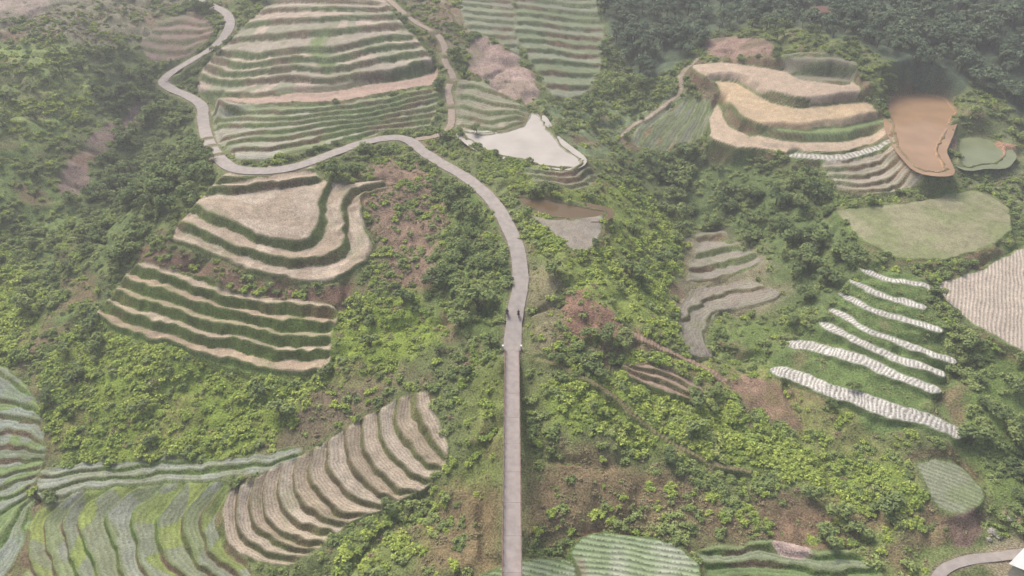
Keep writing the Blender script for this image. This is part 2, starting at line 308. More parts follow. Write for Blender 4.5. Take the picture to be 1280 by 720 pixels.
# bottom-left fan of terraces
terr([(540,484),(532,505),(562,568),(546,592),(500,622),(440,652),(390,692),(360,707),(308,702),(281,680),(273,640),(284,610),(330,592),(400,560),(450,528),(500,500)],
 [(0,((534,470),(536,505),(560,550),(580,570))),(2,((500,490),(500,535),(525,575),(560,590))),(4,((455,520),(455,565),(485,605),(525,615))),(7,((395,555),(392,600),(420,640),(470,645))),(10,((335,580),(326,625),(345,665),(410,685))),(13,((278,600),(270,640),(278,682),(308,706),(370,712)))],
 [(192,176,154),(184,168,144),(196,182,162)],bank=(120,108,78),bank2=(118,124,74),bm=.6,dz=1.2,wob=.12,rows=(.6,.12),lip=(142,138,102))
terr([(38,650),(80,618),(150,605),(230,600),(284,600),(273,640),(281,680),(306,703),(340,760),(20,760),(33,690)],
 [(0,((300,596),(270,640),(276,684),(306,712),(350,740))),(2,((255,604),(226,640),(232,686),(262,725),(310,765))),(4,((200,604),(164,642),(168,690),(198,735),(240,780))),(6,((140,606),(98,645),(102,695),(135,745),(170,790))),(9,((80,612),(36,650),(32,700),(50,750),(80,800)))],
 [(152,168,92),(146,158,114),(156,170,90),(150,158,132),(154,160,142),(148,156,124)],bank=(100,126,56),bm=.7,dz=1.0,wob=.15,rows=(.9,.1),lip=(128,150,76),plots=14)
terr([(48,588),(100,578),(200,572),(330,570),(380,556),(382,572),(330,592),(220,600),(120,607),(60,628),(46,612)],[(0,((40,582),(200,568),(385,548))),(3,((45,630),(150,606),(330,596),(385,576)))],[(162,168,152),(156,162,138)],bank=(118,142,74),bm=.5,dz=.5,rows=(.9,.13),plots=8)
terr([(0,455),(28,480),(48,530),(56,575),(40,605),(44,640),(30,690),(30,760),(-300,760),(-300,470)],[(0,((-200,450),(0,440),(60,500))),(4,((-200,540),(0,545),(60,560))),(8,((-200,660),(0,610),(60,590))),(12,((-200,800),(0,730),(40,640)))],[(150,160,142),(142,156,128),(154,164,150),(136,158,100)],bank=(112,140,72),bm=.6,dz=.5,rows=(.9,.11),plots=9,wob=.3)
# bottom centre/right plots
field([(712,682),(740,668),(800,676),(845,679),(872,702),(880,760),(715,760)],(178,186,160),rows=(8,1.0,.3),rim=(104,130,66),flat=.6,col2=(150,168,126))
field([(600,716),(650,706),(690,698),(712,704),(716,760),(590,760)],(166,178,148),rows=(15,1.0,.25),flat=.5,col2=(140,160,112))
terr([(872,682),(960,676),(1060,690),(1100,710),(1120,770),(885,770),(880,705)],[(0,((860,676),(960,670),(1110,690))),(5,((860,760),(960,765),(1120,770)))],[(132,150,104),(144,156,124),(124,146,94)],bank=(102,128,62),bm=.7,dz=.8,rows=(.9,.13))
bare([(975,676),(1000,674),(1022,688),(1012,697),(985,694)],(184,162,152),(164,152,132),.4)
strip([(790,418),(830,436),(870,455),(900,474)],1.2,(174,148,126),dz=.1,rim=(138,122,92))
strip([(775,172),(790,160),(820,140),(850,115),(855,92),(872,74)],1.3,(184,166,146),rim=(128,128,94))
strip([(670,452),(720,470),(800,520),(860,560),(940,590)],.5,(148,132,100),rim=(126,132,80))
print("zones",time.time()-T0)
ug=np.clip(1-FIELD,0,1)
gul=np.abs(fbm(X,Y,16,3,43))
Z+=ug*(1.2*fbm(X,Y,8,3,41)+.12*m1-1.2*(1-sst(0,.22,gul)))+far*6*fbm(X,Y,60,3,55)*sst(300,500,Y)
# patches of exposed reddish earth among the scrub
ex=sst(.22,.48,fbm(X,Y,11,3,71))*ug*.65*((VT==2)|(VT==4)|(VT==5)|(VT==1))*(Y<200); ex=ex*np.where(VT==1,.55,1.)
COL=COL*(1-ex[:,None])+S(146,118,98)*(1+.2*m2)[:,None]*ex[:,None]; VD=VD*(1-.6*ex)
# ------------------------------------------------------------------ materials
def mat(name): 
    m=bpy.data.materials.new(name); m.use_nodes=True; return m,m.node_tree.nodes,m.node_tree.links
def simple(name,col,rough=.8,noise=.25,scale=3.0,metal=0.0,bump=0.0):
    m,n,l=mat(name); b=n['Principled BSDF']; b.inputs['Roughness'].default_value=rough; b.inputs['Metallic'].default_value=metal
    tc=n.new('ShaderNodeNewGeometry'); no=n.new('ShaderNodeTexNoise'); no.inputs['Scale'].default_value=scale; no.inputs['Detail'].default_value=4
    l.new(tc.outputs['Position'],no.inputs['Vector'])
    mr=n.new('ShaderNodeMapRange'); mr.inputs['From Min'].default_value=.3; mr.inputs['From Max'].default_value=.7; mr.inputs['To Min'].default_value=1-noise; mr.inputs['To Max'].default_value=1+noise
    l.new(no.outputs['Fac'],mr.inputs['Value'])
    vm=n.new('ShaderNodeVectorMath'); vm.operation='SCALE'; vm.inputs[0].default_value=tuple(col)[:3]; l.new(mr.outputs[0],vm.inputs['Scale']); l.new(vm.outputs[0],b.inputs['Base Color'])
    if bump:
        bp=n.new('ShaderNodeBump'); bp.inputs['Strength'].default_value=bump; bp.inputs['Distance'].default_value=.05; l.new(no.outputs['Fac'],bp.inputs['Height']); l.new(bp.outputs[0],b.inputs['Normal'])
    return m
def terrain_mat():
    m,n,l=mat("terrain_soil_and_crops"); b=n['Principled BSDF']; b.inputs['Roughness'].default_value=.9; b.inputs['Specular IOR Level'].default_value=.15
    A=n.new('ShaderNodeAttribute'); A.attribute_name='Col'
    P=n.new('ShaderNodeAttribute'); P.attribute_name='Par'
    sp_=n.new('ShaderNodeSeparateXYZ'); l.new(P.outputs['Vector'],sp_.inputs[0])
    geo=n.new('ShaderNodeNewGeometry')
    def noise(sc_,det=4):
        q=n.new('ShaderNodeTexNoise'); q.inputs['Scale'].default_value=sc_; q.inputs['Detail'].default_value=det; l.new(geo.outputs['Position'],q.inputs['Vector']); return q.outputs['Fac']
    def M(op,a,b_,c=None):
        q=n.new('ShaderNodeMath'); q.operation=op
        for i,v in enumerate((a,b_,c)):
            if v is None: continue
            if isinstance(v,(int,float)): q.inputs[i].default_value=v
            else: l.new(v,q.inputs[i])
        return q.outputs[0]
    nf=noise(3.2,3); nm=noise(.45,3)
    a=M('MULTIPLY',M('SUBTRACT',nf,.5),M('MULTIPLY_ADD',sp_.outputs[2],1.6,1.1))
    a2=M('MULTIPLY',M('SUBTRACT',nm,.5),.7)
    wig=M('MULTIPLY',M('SUBTRACT',nf,.5),.7)
    sn=M('SINE',M('MULTIPLY',M('ADD',sp_.outputs[0],wig),6.2832),0.0)
    r=M('MULTIPLY',M('MULTIPLY',sn,1.3),sp_.outputs[1])
    f=M('ADD',M('ADD',M('ADD',1.0,a),a2),r)
    f=M('MAXIMUM',f,.15)
    vm=n.new('ShaderNodeVectorMath'); vm.operation='SCALE'; l.new(A.outputs['Color'],vm.inputs[0]); l.new(f,vm.inputs['Scale'])
    l.new(vm.outputs[0],b.inputs['Base Color'])
    bp=n.new('ShaderNodeBump'); bp.inputs['Distance'].default_value=.25; l.new(M('MULTIPLY',sp_.outputs[2],.8),bp.inputs['Strength']); l.new(nf,bp.inputs['Height']); l.new(bp.outputs[0],b.inputs['Normal'])
    return m
def leaf_mat(name,c1,c2,c3=None,psc=.06):
    m,n,l=mat(name); n.remove(n['Principled BSDF']); b=n.new('ShaderNodeBsdfDiffuse'); l.new(b.outputs[0],n['Material Output'].inputs['Surface'])
    geo=n.new('ShaderNodeNewGeometry'); oi=n.new('ShaderNodeObjectInfo')
    no=n.new('ShaderNodeTexNoise'); no.inputs['Scale'].default_value=psc; no.inputs['Detail'].default_value=2; l.new(geo.outputs['Position'],no.inputs['Vector'])
    ad=n.new('ShaderNodeMath'); ad.operation='MULTIPLY_ADD'; l.new(oi.outputs['Random'],ad.inputs[0]); ad.inputs[1].default_value=.6; 
    sb=n.new('ShaderNodeMath'); sb.operation='SUBTRACT'; l.new(no.outputs['Fac'],sb.inputs[0]); sb.inputs[1].default_value=.3; l.new(sb.outputs[0],ad.inputs[2])
    cr=n.new('ShaderNodeValToRGB'); e=cr.color_ramp.elements; e[0].position=.15; e[0].color=(*c1,1); e[1].position=.85; e[1].color=(*c2,1)
    if c3 is not None: q=e.new(.97); q.color=(*c3,1)
    l.new(ad.outputs[0],cr.inputs[0])
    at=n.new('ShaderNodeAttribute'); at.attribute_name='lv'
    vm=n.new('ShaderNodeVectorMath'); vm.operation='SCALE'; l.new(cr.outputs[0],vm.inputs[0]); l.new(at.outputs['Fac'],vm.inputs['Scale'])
    l.new(vm.outputs[0],b.inputs['Color'])
    return m
M_bark=simple("bark",(.12,.09,.07),.9)
M_conc=simple("road_concrete",S(180,170,162),.85,.16,.8)
M_path=simple("dirt_path",S(178,160,142),.95,.2,1.2)
M_deck=simple("bridge_deck_concrete",S(178,166,160),.85,.14,1.0)
M_rail=simple("rusty_rail",S(144,116,104),.7,.2,4)
M_white=simple("white_paint",(.7,.7,.68),.6,.08,4)
def mesh_obj(name,v,f,mats,mi=None,smooth=False):
    me=bpy.data.meshes.new(name); me.from_pydata([tuple(q) for q in v],[],[tuple(q) for q in f]); 
    for m in (mats if isinstance(mats,(list,tuple)) else [mats]): me.materials.append(m)
    if mi is not None: me.polygons.foreach_set('material_index',mi)
    if smooth: me.polygons.foreach_set('use_smooth',[True]*len(me.polygons))
    me.update(); o=bpy.data.objects.new(name,me); sc.collection.objects.link(o); return o
# ------------------------------------------------------------------ roads
def road(px,width,name,m,verge=(138,132,102)):
    Cv=curve_w(px,1.0)
    zc=hb(Cv[:,0],Cv[:,1]); k=np.ones(9)/9; zc=np.convolve(np.pad(zc,4,'edge'),k,'valid')
    step=14
    for a in range(0,len(Cv)-1,step):
        c=Cv[max(a-1,0):a+step+2]; zz=zc[max(a-1,0):a+step+2]
        s=sel_bbox(c,X,Y,width/2+3.2)
        if len(s)==0: continue
        per,d,arc,ki=near(c,X,Y,s); e=d-width/2
        w=1-sst(.3,3.0,e); zt=np.interp(arc,np.r_[0,np.cumsum(np.hypot(*np.diff(c,axis=0).T))],zz)
        new=Z[s]*(1-w)+(zt-.14)*w; m_=e<3.0; Z[s[m_]]=new[m_]
        v=(1-sst(.1,.9+.5*m1[s],e)); COL[s]=COL[s]*(1-v[:,None])+(S(*verge)*(1+.2*m2[s])[:,None])*v[:,None]
        FIELD[s]=np.maximum(FIELD[s],1-sst(.6,1.4,e)); RA[s]*=(e>.5)
    T=np.gradient(Cv,axis=0); T/=np.hypot(T[:,0],T[:,1])[:,None]; Nn=np.stack([-T[:,1],T[:,0]],1)
    hw=width/2*(1+.03*np.sin(np.arange(len(Cv))*.7)+.02*rng.standard_normal(len(Cv)))[:,None]
    L=Cv+Nn*hw; Rr=Cv-Nn*hw; n=len(Cv)
    v=[];f=[]
    for i in range(n):
        z=zc[i]+.03
        v+= [(L[i,0],L[i,1],z-.25),(L[i,0],L[i,1],z),(Cv[i,0],Cv[i,1],z+.03),(Rr[i,0],Rr[i,1],z),(Rr[i,0],Rr[i,1],z-.25)]
    for i in range(n-1):
        a=i*5;b=a+5
        for j in range(4): f.append((a+j,b+j,b+j+1,a+j+1))
    mesh_obj(name,v,f,m); return Cv,zc
START=unproj([(640,440)])[0]
rc,rz=road([(225,-30),(238,-6),(268,8),(284,18),(287,32),(278,48),(262,62),(240,75),(215,90),(204,101),(212,110),(235,120),(252,132),(254,150),(258,170),(266,188),(280,203),(300,212),(340,213),(380,205),(420,190),(455,178),(490,172),(512,176),(530,190),(550,203),(580,220),(605,240),(622,260),(636,285),(646,310),(650,335),(650,360),(645,385),(642,410),(640,440)],3.5,"road",M_conc)
road([(520,174),(548,169),(563,157),(564,135),(560,112),(566,96),(556,76),(556,60),(545,42),(520,28),(500,12),(478,-8),(460,-30)],2.1,"dirt_path",M_path)
road([(1165,735),(1180,712),(1210,700),(1245,696),(1300,690),(1400,690)],1.7,"village_path",M_conc)
ZD=float(rz[-1])+.06
def plot(px,r,zup=0):
    x,y=unproj([px])[0]; d=np.hypot(X-x,Y-y); s=np.nonzero(d<r+3)[0]; zz=float(hb(x,y))+zup; w=1-sst(r,r+3,d[s]); Z[s]=Z[s]*(1-w)+zz*w; FIELD[s]=np.maximum(FIELD[s],w)
    COL[s]=COL[s]*(1-w[:,None]*.7)+S(170,154,134)*w[:,None]*.7; return x,y,zz
HP=plot((1292,716),5.5); HP2=plot((1022,22),4.5)
print("roads",time.time()-T0,"deck",ZD,START)
# ------------------------------------------------------------------ terrain mesh
me=bpy.data.meshes.new("terrain")
me.vertices.add(N); me.vertices.foreach_set('co',np.stack([X,Y,Z],1).astype(np.float32).ravel())
ii=(np.arange(R-1)[:,None]*C+np.arange(C-1)[None,:]).ravel(); q=np.stack([ii,ii+1,ii+C+1,ii+C],1).astype(np.int32)
me.loops.add(q.size); me.polygons.add(len(q)); me.loops.foreach_set('vertex_index',q.ravel()); me.polygons.foreach_set('loop_start',np.arange(0,q.size,4,dtype=np.int32))
me.polygons.foreach_set('use_smooth',np.ones(len(q),bool))
me.update(calc_edges=True)
at=me.attributes.new('Col','FLOAT_COLOR','POINT'); at.data.foreach_set('color',np.c_[np.clip(COL,.005,.9),np.ones(N)].astype(np.float32).ravel())
at=me.attributes.new('Par','FLOAT_VECTOR','POINT'); at.data.foreach_set('vector',np.stack([RU,RA,RGH],1).astype(np.float32).ravel())
me.materials.append(terrain_mat()); terrain=bpy.data.objects.new("terrain",me); sc.collection.objects.link(terrain)
ZG=Z.reshape(R,C)
def zat(x,y):
    r=np.clip(np.searchsorted(ys,y)-1,0,R-2); row=X.reshape(R,C)[r]; c=np.clip(np.searchsorted(row,x)-1,0,C-2); return float(ZG[r,c])
# ------------------------------------------------------------------ water
def water(Pz,name,col,rough,dz=-.12):
    P,zm=Pz; m=simple(name+"_surface",col,rough,.12,.15); m.node_tree.nodes['Principled BSDF'].inputs['IOR'].default_value=1.33
    c=P[:-1]; T=np.roll(c,-1,0)-np.roll(c,1,0); T/=np.hypot(T[:,0],T[:,1])[:,None]
    ar=np.sum(c[:,0]*np.roll(c[:,1],-1)-np.roll(c[:,0],-1)*c[:,1]); Nn=np.stack([T[:,1],-T[:,0]],1)*np.sign(ar)
    c=c+Nn*2.2      # the sheet runs under the bunds so the terrain itself draws the shoreline
    me=bpy.data.meshes.new(name)
    c2=resample(np.vstack([c,c[0]]),2.0)[:-1]
    bm=bmesh.new(); vs=[bm.verts.new((a,b,zm+dz)) for a,b in c2]; f=bm.faces.new(vs); bmesh.ops.triangulate(bm,faces=[f]); bm.normal_update()
    for f in bm.faces:
        if f.normal.z<0: f.normal_flip()
    bm.to_mesh(me); bm.free(); me.materials.append(m); o=bpy.data.objects.new(name,me); sc.collection.objects.link(o)
water(PW,"pond",S(206,198,186),.1)
water(PB,"pond",S(118,98,68),.12)
water(PO,"pond",S(186,150,114),.15)
water(PG,"pond",S(146,154,114),.12)
# ------------------------------------------------------------------ vegetation prototypes
def leaf_cloud(lobes,n,size,up=1.0,flat=.85):
    L=np.array(lobes); w=L[:,3]**2; k=rng.choice(len(L),n,p=w/w.sum())
    d=rng.standard_normal((n,3)); d[:,2]=np.where(rng.random(n)<.85,np.abs(d[:,2]),d[:,2]); d/=np.linalg.norm(d,axis=1)[:,None]
    r=L[k,3]*(.65+.5*rng.random(n)); p=L[k,:3]+d*r[:,None]*np.array([1,1,flat])
    nr=d+.6*rng.standard_normal((n,3))+np.array([0,0,up]); nr/=np.linalg.norm(nr,axis=1)[:,None]
    a=np.cross(nr,rng.standard_normal((n,3))); a/=np.linalg.norm(a,axis=1)[:,None]; b=np.cross(nr,a)
    s=(size*(.6+.8*rng.random(n)))[:,None]
    V=np.stack([p-a*s,p+b*s*.55-nr*s*.1,p+a*s,p-b*s*.55-nr*s*.1],1).reshape(-1,3)
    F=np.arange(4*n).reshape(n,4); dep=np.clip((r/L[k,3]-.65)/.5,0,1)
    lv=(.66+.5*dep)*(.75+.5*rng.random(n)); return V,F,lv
def tube(p0,p1,r0,r1,ns=6):
    p0=np.array(p0,float);p1=np.array(p1,float);d=p1-p0;d/=np.linalg.norm(d); a=np.cross(d,[.3,.9,.1]);a/=np.linalg.norm(a);b=np.cross(d,a)
    t=np.linspace(0,2*np.pi,ns,endpoint=False); c=np.cos(t)[:,None]*a+np.sin(t)[:,None]*b
    V=np.vstack([p0+c*r0,p1+c*r1]); F=[(i,(i+1)%ns,ns+(i+1)%ns,ns+i) for i in range(ns)]; return V,np.array(F)
def proto(name,lobes,n,size,m,wood=[],**kw):
    V,F,lv=leaf_cloud(lobes,n,size,**kw); mi=[0]*len(F); LV=list(np.repeat(lv,4))
    Vs=[V];Fs=[F]; o=len(V)
    for w_ in wood:
        v,f=tube(*w_); Vs.append(v);Fs.append(f+o);o+=len(v);mi+=[1]*len(f);LV+=[1]*len(v)
    me=bpy.data.meshes.new(name); V=np.vstack(Vs);F=np.vstack(Fs); me.from_pydata(V.tolist(),[],F.tolist()); me.materials.append(m); me.materials.append(M_bark)
    me.polygons.foreach_set('material_index',mi); a=me.attributes.new('lv','FLOAT','POINT'); a.data.foreach_set('value',np.array(LV,np.float32)); me.update(); return me
def rl(n,R_,h,r):
    out=[]
    for i in range(n):
        a=random.random()*6.28; q=R_*math.sqrt(random.random()); out.append((q*math.cos(a),q*math.sin(a),h*(.3+.7*random.random())*(1-.4*q/max(R_,.01)),r*(.6+.6*random.random())))
    return out
def br(c,k): return tuple(min(.9,v*k) for v in c)
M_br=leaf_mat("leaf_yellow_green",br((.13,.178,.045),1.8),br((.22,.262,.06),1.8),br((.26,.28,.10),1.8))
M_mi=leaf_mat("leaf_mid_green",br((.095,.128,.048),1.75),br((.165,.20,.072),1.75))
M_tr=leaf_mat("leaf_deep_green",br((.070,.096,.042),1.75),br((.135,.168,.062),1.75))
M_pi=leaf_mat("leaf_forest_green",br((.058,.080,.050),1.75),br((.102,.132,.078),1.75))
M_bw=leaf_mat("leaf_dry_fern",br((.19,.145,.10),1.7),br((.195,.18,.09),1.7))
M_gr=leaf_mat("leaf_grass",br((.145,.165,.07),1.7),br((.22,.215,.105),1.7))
protos={}
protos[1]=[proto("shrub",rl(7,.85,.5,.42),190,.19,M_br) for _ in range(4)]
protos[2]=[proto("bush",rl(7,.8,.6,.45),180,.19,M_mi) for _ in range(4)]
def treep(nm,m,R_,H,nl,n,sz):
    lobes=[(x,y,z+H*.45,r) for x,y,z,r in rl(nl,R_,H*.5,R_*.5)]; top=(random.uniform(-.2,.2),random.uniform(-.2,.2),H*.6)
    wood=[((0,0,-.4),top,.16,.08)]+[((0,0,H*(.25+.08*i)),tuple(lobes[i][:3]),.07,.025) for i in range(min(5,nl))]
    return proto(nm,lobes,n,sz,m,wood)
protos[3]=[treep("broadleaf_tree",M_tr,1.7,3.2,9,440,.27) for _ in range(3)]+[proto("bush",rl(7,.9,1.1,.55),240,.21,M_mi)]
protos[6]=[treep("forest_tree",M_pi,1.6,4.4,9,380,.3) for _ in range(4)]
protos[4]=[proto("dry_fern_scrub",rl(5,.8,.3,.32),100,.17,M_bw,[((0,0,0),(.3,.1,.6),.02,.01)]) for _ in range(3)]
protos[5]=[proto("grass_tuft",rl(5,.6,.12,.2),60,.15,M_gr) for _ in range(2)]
names={1:"shrub_thicket",2:"bush_thicket",3:"valley_trees",4:"dry_scrub",5:"grass_tufts",6:"forest"}
base_d={1:.7,2:.5,3:.24,4:.5,5:.5,6:.13}
scl={1:(.4,1.4),2:(.4,1.35),3:(.5,1.3),4:(.4,1.05),5:(.5,1.1),6:(.7,1.35)}
def instancer(name,me,p,s,zoff=0):
    n=len(p); a=rng.random(n)*6.283; c,d=np.cos(a)*s*.5,np.sin(a)*s*.5
    V=np.empty((n,4,3)); 
    for j,(u,v) in enumerate(((-1,-1),(1,-1),(1,1),(-1,1))):
        V[:,j,0]=p[:,0]+u*c-v*d; V[:,j,1]=p[:,1]+u*d+v*c; V[:,j,2]=p[:,2]
    m=bpy.data.meshes.new(name); m.vertices.add(4*n); m.vertices.foreach_set('co',V.astype(np.float32).ravel())
    m.loops.add(4*n); m.polygons.add(n); m.loops.foreach_set('vertex_index',np.arange(4*n,dtype=np.int32)); m.polygons.foreach_set('loop_start',np.arange(0,4*n,4,dtype=np.int32)); m.update(calc_edges=True)
    o=bpy.data.objects.new(name,m); sc.collection.objects.link(o); ch=bpy.data.objects.new(name+"_plant",me); sc.collection.objects.link(ch); ch.parent=o
    o.instance_type='FACES'; o.use_instance_faces_scale=True; o.instance_faces_scale=1.0; o.show_instancer_for_render=False; o.show_instancer_for_viewport=False
tot=0
clump=.3+1.2*sst(-.4,.4,fbm(X,Y,8,3,61))
dist=np.hypot(Y+128,100)
lod=1+sst(230,420,dist)*1.0+sst(420,900,dist)*3
inner=(np.abs(X)<np.repeat(half,C)*1.4)&(Y<700)
under=(np.abs(X)<3.2)&(Y<START[1]+2)
for t_,ps in protos.items():
    pr=AREA*base_d[t_]*VD*clump/(lod**2)*np.clip(1-FIELD*1.3,0,1)*(VT==t_)*inner*(~under)
    for k,me_ in enumerate(ps):
        w=pr*(1/len(ps)); m_=rng.random(N)<w; idx=np.nonzero(m_)[0]
        u_=rng.random(len(idx))**1.5; s=(scl[t_][0]+(scl[t_][1]-scl[t_][0])*u_)*lod[idx]*(.85+.25*clump[idx])
        p=np.stack([X[idx]+rng.uniform(-.3,.3,len(idx)),Y[idx]+rng.uniform(-.3,.3,len(idx)),Z[idx]-.15*s],1)
        if len(idx): instancer(names[t_],me_,p,s)
        tot+=len(idx)
for t_,dn,cond in ((2,.3,(VT==3)),(2,.12,(VT==4)|(VT==1)),(1,.1,(VT==4)|(VT==2)),(5,.35,(VT==1)|(VT==2)|(VT==4)),(4,.12,(VT==1)|(VT==2)),(3,.014,(VT==2)|(VT==1))):
    pr=AREA*dn*clump/(lod**2)*np.clip(1-FIELD*1.5,0,1)*cond*inner*(~under)*(Y<260)
    idx=np.nonzero(rng.random(N)<pr)[0]; s=rng.uniform(*scl[t_],len(idx))*lod[idx]
    instancer(names[t_],protos[t_][0],np.stack([X[idx],Y[idx],Z[idx]-.1],1),s); tot+=len(idx)
print("instances",tot,time.time()-T0)
for (u,v,s) in ((545,352,1.4),(597,385,1.8),(575,405,1.2),(165,185,1.6),(1065,485,.7),(668,236,.9),(905,262,1.4),(1010,300,1.3),(970,255,1.5)):
    x,y=unproj([(u,v)])[0]; o=bpy.data.objects.new("broadleaf_tree",protos[3][int(u)%3]); o.location=(x,y,zat(x,y)); o.scale=(s,s,s); o.rotation_euler=(0,0,u); sc.collection.objects.link(o)
# ------------------------------------------------------------------ bridge
def boxv(c,s,V,F,MI,mi=0):
    o=len(V); cx,cy,cz=c; a,b,d=s[0]/2,s[1]/2,s[2]/2
    V+=[(cx+i*a,cy+j*b,cz+k*d) for i,j,k in ((-1,-1,-1),(1,-1,-1),(1,1,-1),(-1,1,-1),(-1,-1,1),(1,-1,1),(1,1,1),(-1,1,1))]
    F+=[tuple(o+q for q in f) for f in ((3,2,1,0),(4,5,6,7),(0,1,5,4),(1,2,6,5),(2,3,7,6),(3,0,4,7))]; MI+=[mi]*6
def part(nm,fn,mats,parent):
    V,F,MI=[],[],[]; fn(V,F,MI); o=mesh_obj(nm,V,F,mats,MI); o.parent=parent; return o
bridge=bpy.data.objects.new("bridge",None); sc.collection.objects.link(bridge)
y0=START[1]+.3; y1=-121.0; Lb=y0-y1
def deck(V,F,MI):
    y=y0
    while y>y1: 
        boxv((0,y-2.99,ZD-.2),(3.0,5.97,.4),V,F,MI,0); y-=6.0
    for sx in(-1,1): boxv((sx*1.1,(y0+y1)/2,ZD-.75),(.35,Lb,.7),V,F,MI,0)
part("deck",deck,[M_deck],bridge)
part("kerb",lambda V,F,MI:[boxv((sx*1.43,(y0+y1)/2,ZD+.07),(.16,Lb-.1,.14),V,F,MI) for sx in(-1,1)],[M_rail],bridge)
def rails(V,F,MI):
    for sx in(-1,1):
        for h in(.5,.95): boxv((sx*1.43,(y0+y1)/2,ZD+.14+h),(.08,Lb,.08),V,F,MI)
        y=y0-.6
        while y>y1: boxv((sx*1.43,y,ZD+.14+.46),(.12,.12,.9),V,F,MI); y-=2
part("railing",rails,[M_rail],bridge)
def piers(V,F,MI):
    y=y0-10
    while y>y1+4:
        zg=min(zat(-1,y),zat(1,y))-1
        for sx in(-1,1): boxv((sx*1.0,y,(zg+ZD-1.1)/2),(.5,.6,ZD-1.1-zg),V,F,MI)
        boxv((0,y,ZD-1.3),(3.0,.8,.4),V,F,MI); y-=12
part("pier",piers,[M_deck],bridge)
def abut(V,F,MI):
    boxv((0,y0+.2,ZD-2.2),(4.2,.8,4.0),V,F,MI,0)
    for sx in(-1,1): boxv((sx*1.85,y0+.1,ZD+.55),(.35,.5,1.1),V,F,MI,1)
part("abutment",abut,[M_deck,M_white],bridge)
# ------------------------------------------------------------------ houses
M_wall=simple("wall_plaster",(.55,.52,.46),.85,.1,2); M_roofw=simple("white_metal_roof",(.6,.6,.6),.45,.08,1.5); M_roofr=simple("red_roof",S(150,110,92),.7,.15,2); M_win=simple("window_glass",(.03,.035,.04),.15,.05); M_door=simple("door_wood",(.14,.08,.05),.6)
def house(name,pos,rot,L,W,H,rm):
    e=bpy.data.objects.new(name,None); sc.collection.objects.link(e)
    part("walls",lambda V,F,MI:boxv((0,0,H/2-.2),(L,W,H+.4),V,F,MI),[M_wall],e)
    rh=W*.28; a=L/2+.5; b=W/2+.6
    V=[(-a,-b,H-.12),(a,-b,H-.12),(a,0,H+rh),(-a,0,H+rh),(-a,b,H-.12),(a,b,H-.12)]; V+=[(x,y,z+.12) for x,y,z in V]
    F=[(6,7,8,9),(9,8,11,10),(0,3,2,1),(3,4,5,2),(0,1,7,6),(4,10,11,5),(0,6,9,3),(3,9,10,4),(1,2,8,7),(2,5,11,8)]
    o=mesh_obj("roof",V,F,[rm]); o.parent=e
    part("gable",lambda V,F,MI:(V.extend([(s*(L/2),y,z) for s in(-1,1) for y,z in((-W/2,H+.2),(W/2,H+.2),(0,H+rh-.15))]),F.extend([(0,1,2),(3,5,4)]),MI.extend([0,0])),[M_wall],e)
    part("door",lambda V,F,MI:boxv((0,-W/2-.02,1.0),(1.0,.08,2.0),V,F,MI),[M_door],e)
    part("windows",lambda V,F,MI:[boxv((x,s*(W/2+.02),1.6),(1.0,.08,1.0),V,F,MI) for x in(-L*.32,L*.32) for s in(-1,1)],[M_win],e)
    e.location=pos; e.rotation_euler=(0,0,rot)
house("farmhouse",HP,.6,8,5,2.8,M_roofw); house("farmhouse",HP2,.1,7,4.5,2.6,M_roofr)
M_rock=simple("rock",(.33,.31,.28),.9,.25,2,bump=.5)
for (u,v,s) in ((1242,662,.7),(1250,668,.5),(1238,672,.45),(1262,650,.5)):
    x,y=unproj([(u,v)])[0]; bm=bmesh.new(); bmesh.ops.create_icosphere(bm,subdivisions=3,radius=s)
    for q in bm.verts:
        k=1+.25*mathutils.noise.noise(q.co*2.2/s+mathutils.Vector((u,v,0)))*1.6; q.co*=k; q.co.z*=.7
    me=bpy.data.meshes.new("boulder"); bm.to_mesh(me); bm.free(); me.materials.append(M_rock); o=bpy.data.objects.new("boulder",me); o.location=(x,y,zat(x,y)+.1); sc.collection.objects.link(o)
# ------------------------------------------------------------------ motorbikes with riders
M_tyre=simple("tyre",(.02,.02,.02),.8); M_red=simple("bike_paint",(.05,.05,.07),.35); M_cl=simple("jacket",(.04,.05,.09),.9); M_cl2=simple("raincoat",(.09,.03,.03),.9); M_skin=simple("skin",(.35,.2,.14),.6,.05); M_hel=simple("helmet_paint",(.05,.05,.06),.3)
def torus(c,R_,r,V,F,MI,mi,n=18,m=6):
    o=len(V)
    for i in range(n):
        a=2*math.pi*i/n
        for j in range(m):
            b=2*math.pi*j/m; V.append((c[0]+r*math.sin(b),c[1]+(R_+r*math.cos(b))*math.cos(a),c[2]+(R_+r*math.cos(b))*math.sin(a)))
    for i in range(n):
        for j in range(m): F.append((o+i*m+j,o+((i+1)%n)*m+j,o+((i+1)%n)*m+(j+1)%m,o+i*m+(j+1)%m)); MI.append(mi)
def addtube(p0,p1,r0,r1,V,F,MI,mi,ns=8):
    v,f=tube(p0,p1,r0,r1,ns); o=len(V); V+=[tuple(q) for q in v]; F+=[tuple(int(z)+o for z in q) for q in f]; MI+=[mi]*len(f)
def skin_fig(name,joints,edges,m,parent):
    me=bpy.data.meshes.new(name); me.from_pydata([j[:3] for j in joints],edges,[]); o=bpy.data.objects.new(name,me); sc.collection.objects.link(o)
    md=o.modifiers.new("s",'SKIN'); md.use_smooth_shade=True
    for i,j in enumerate(joints): me.skin_vertices[0].data[i].radius=(j[3],j[3])
    me.skin_vertices[0].data[0].use_root=True
    o.modifiers.new("ss",'SUBSURF').levels=1; me.materials.append(m); o.parent=parent
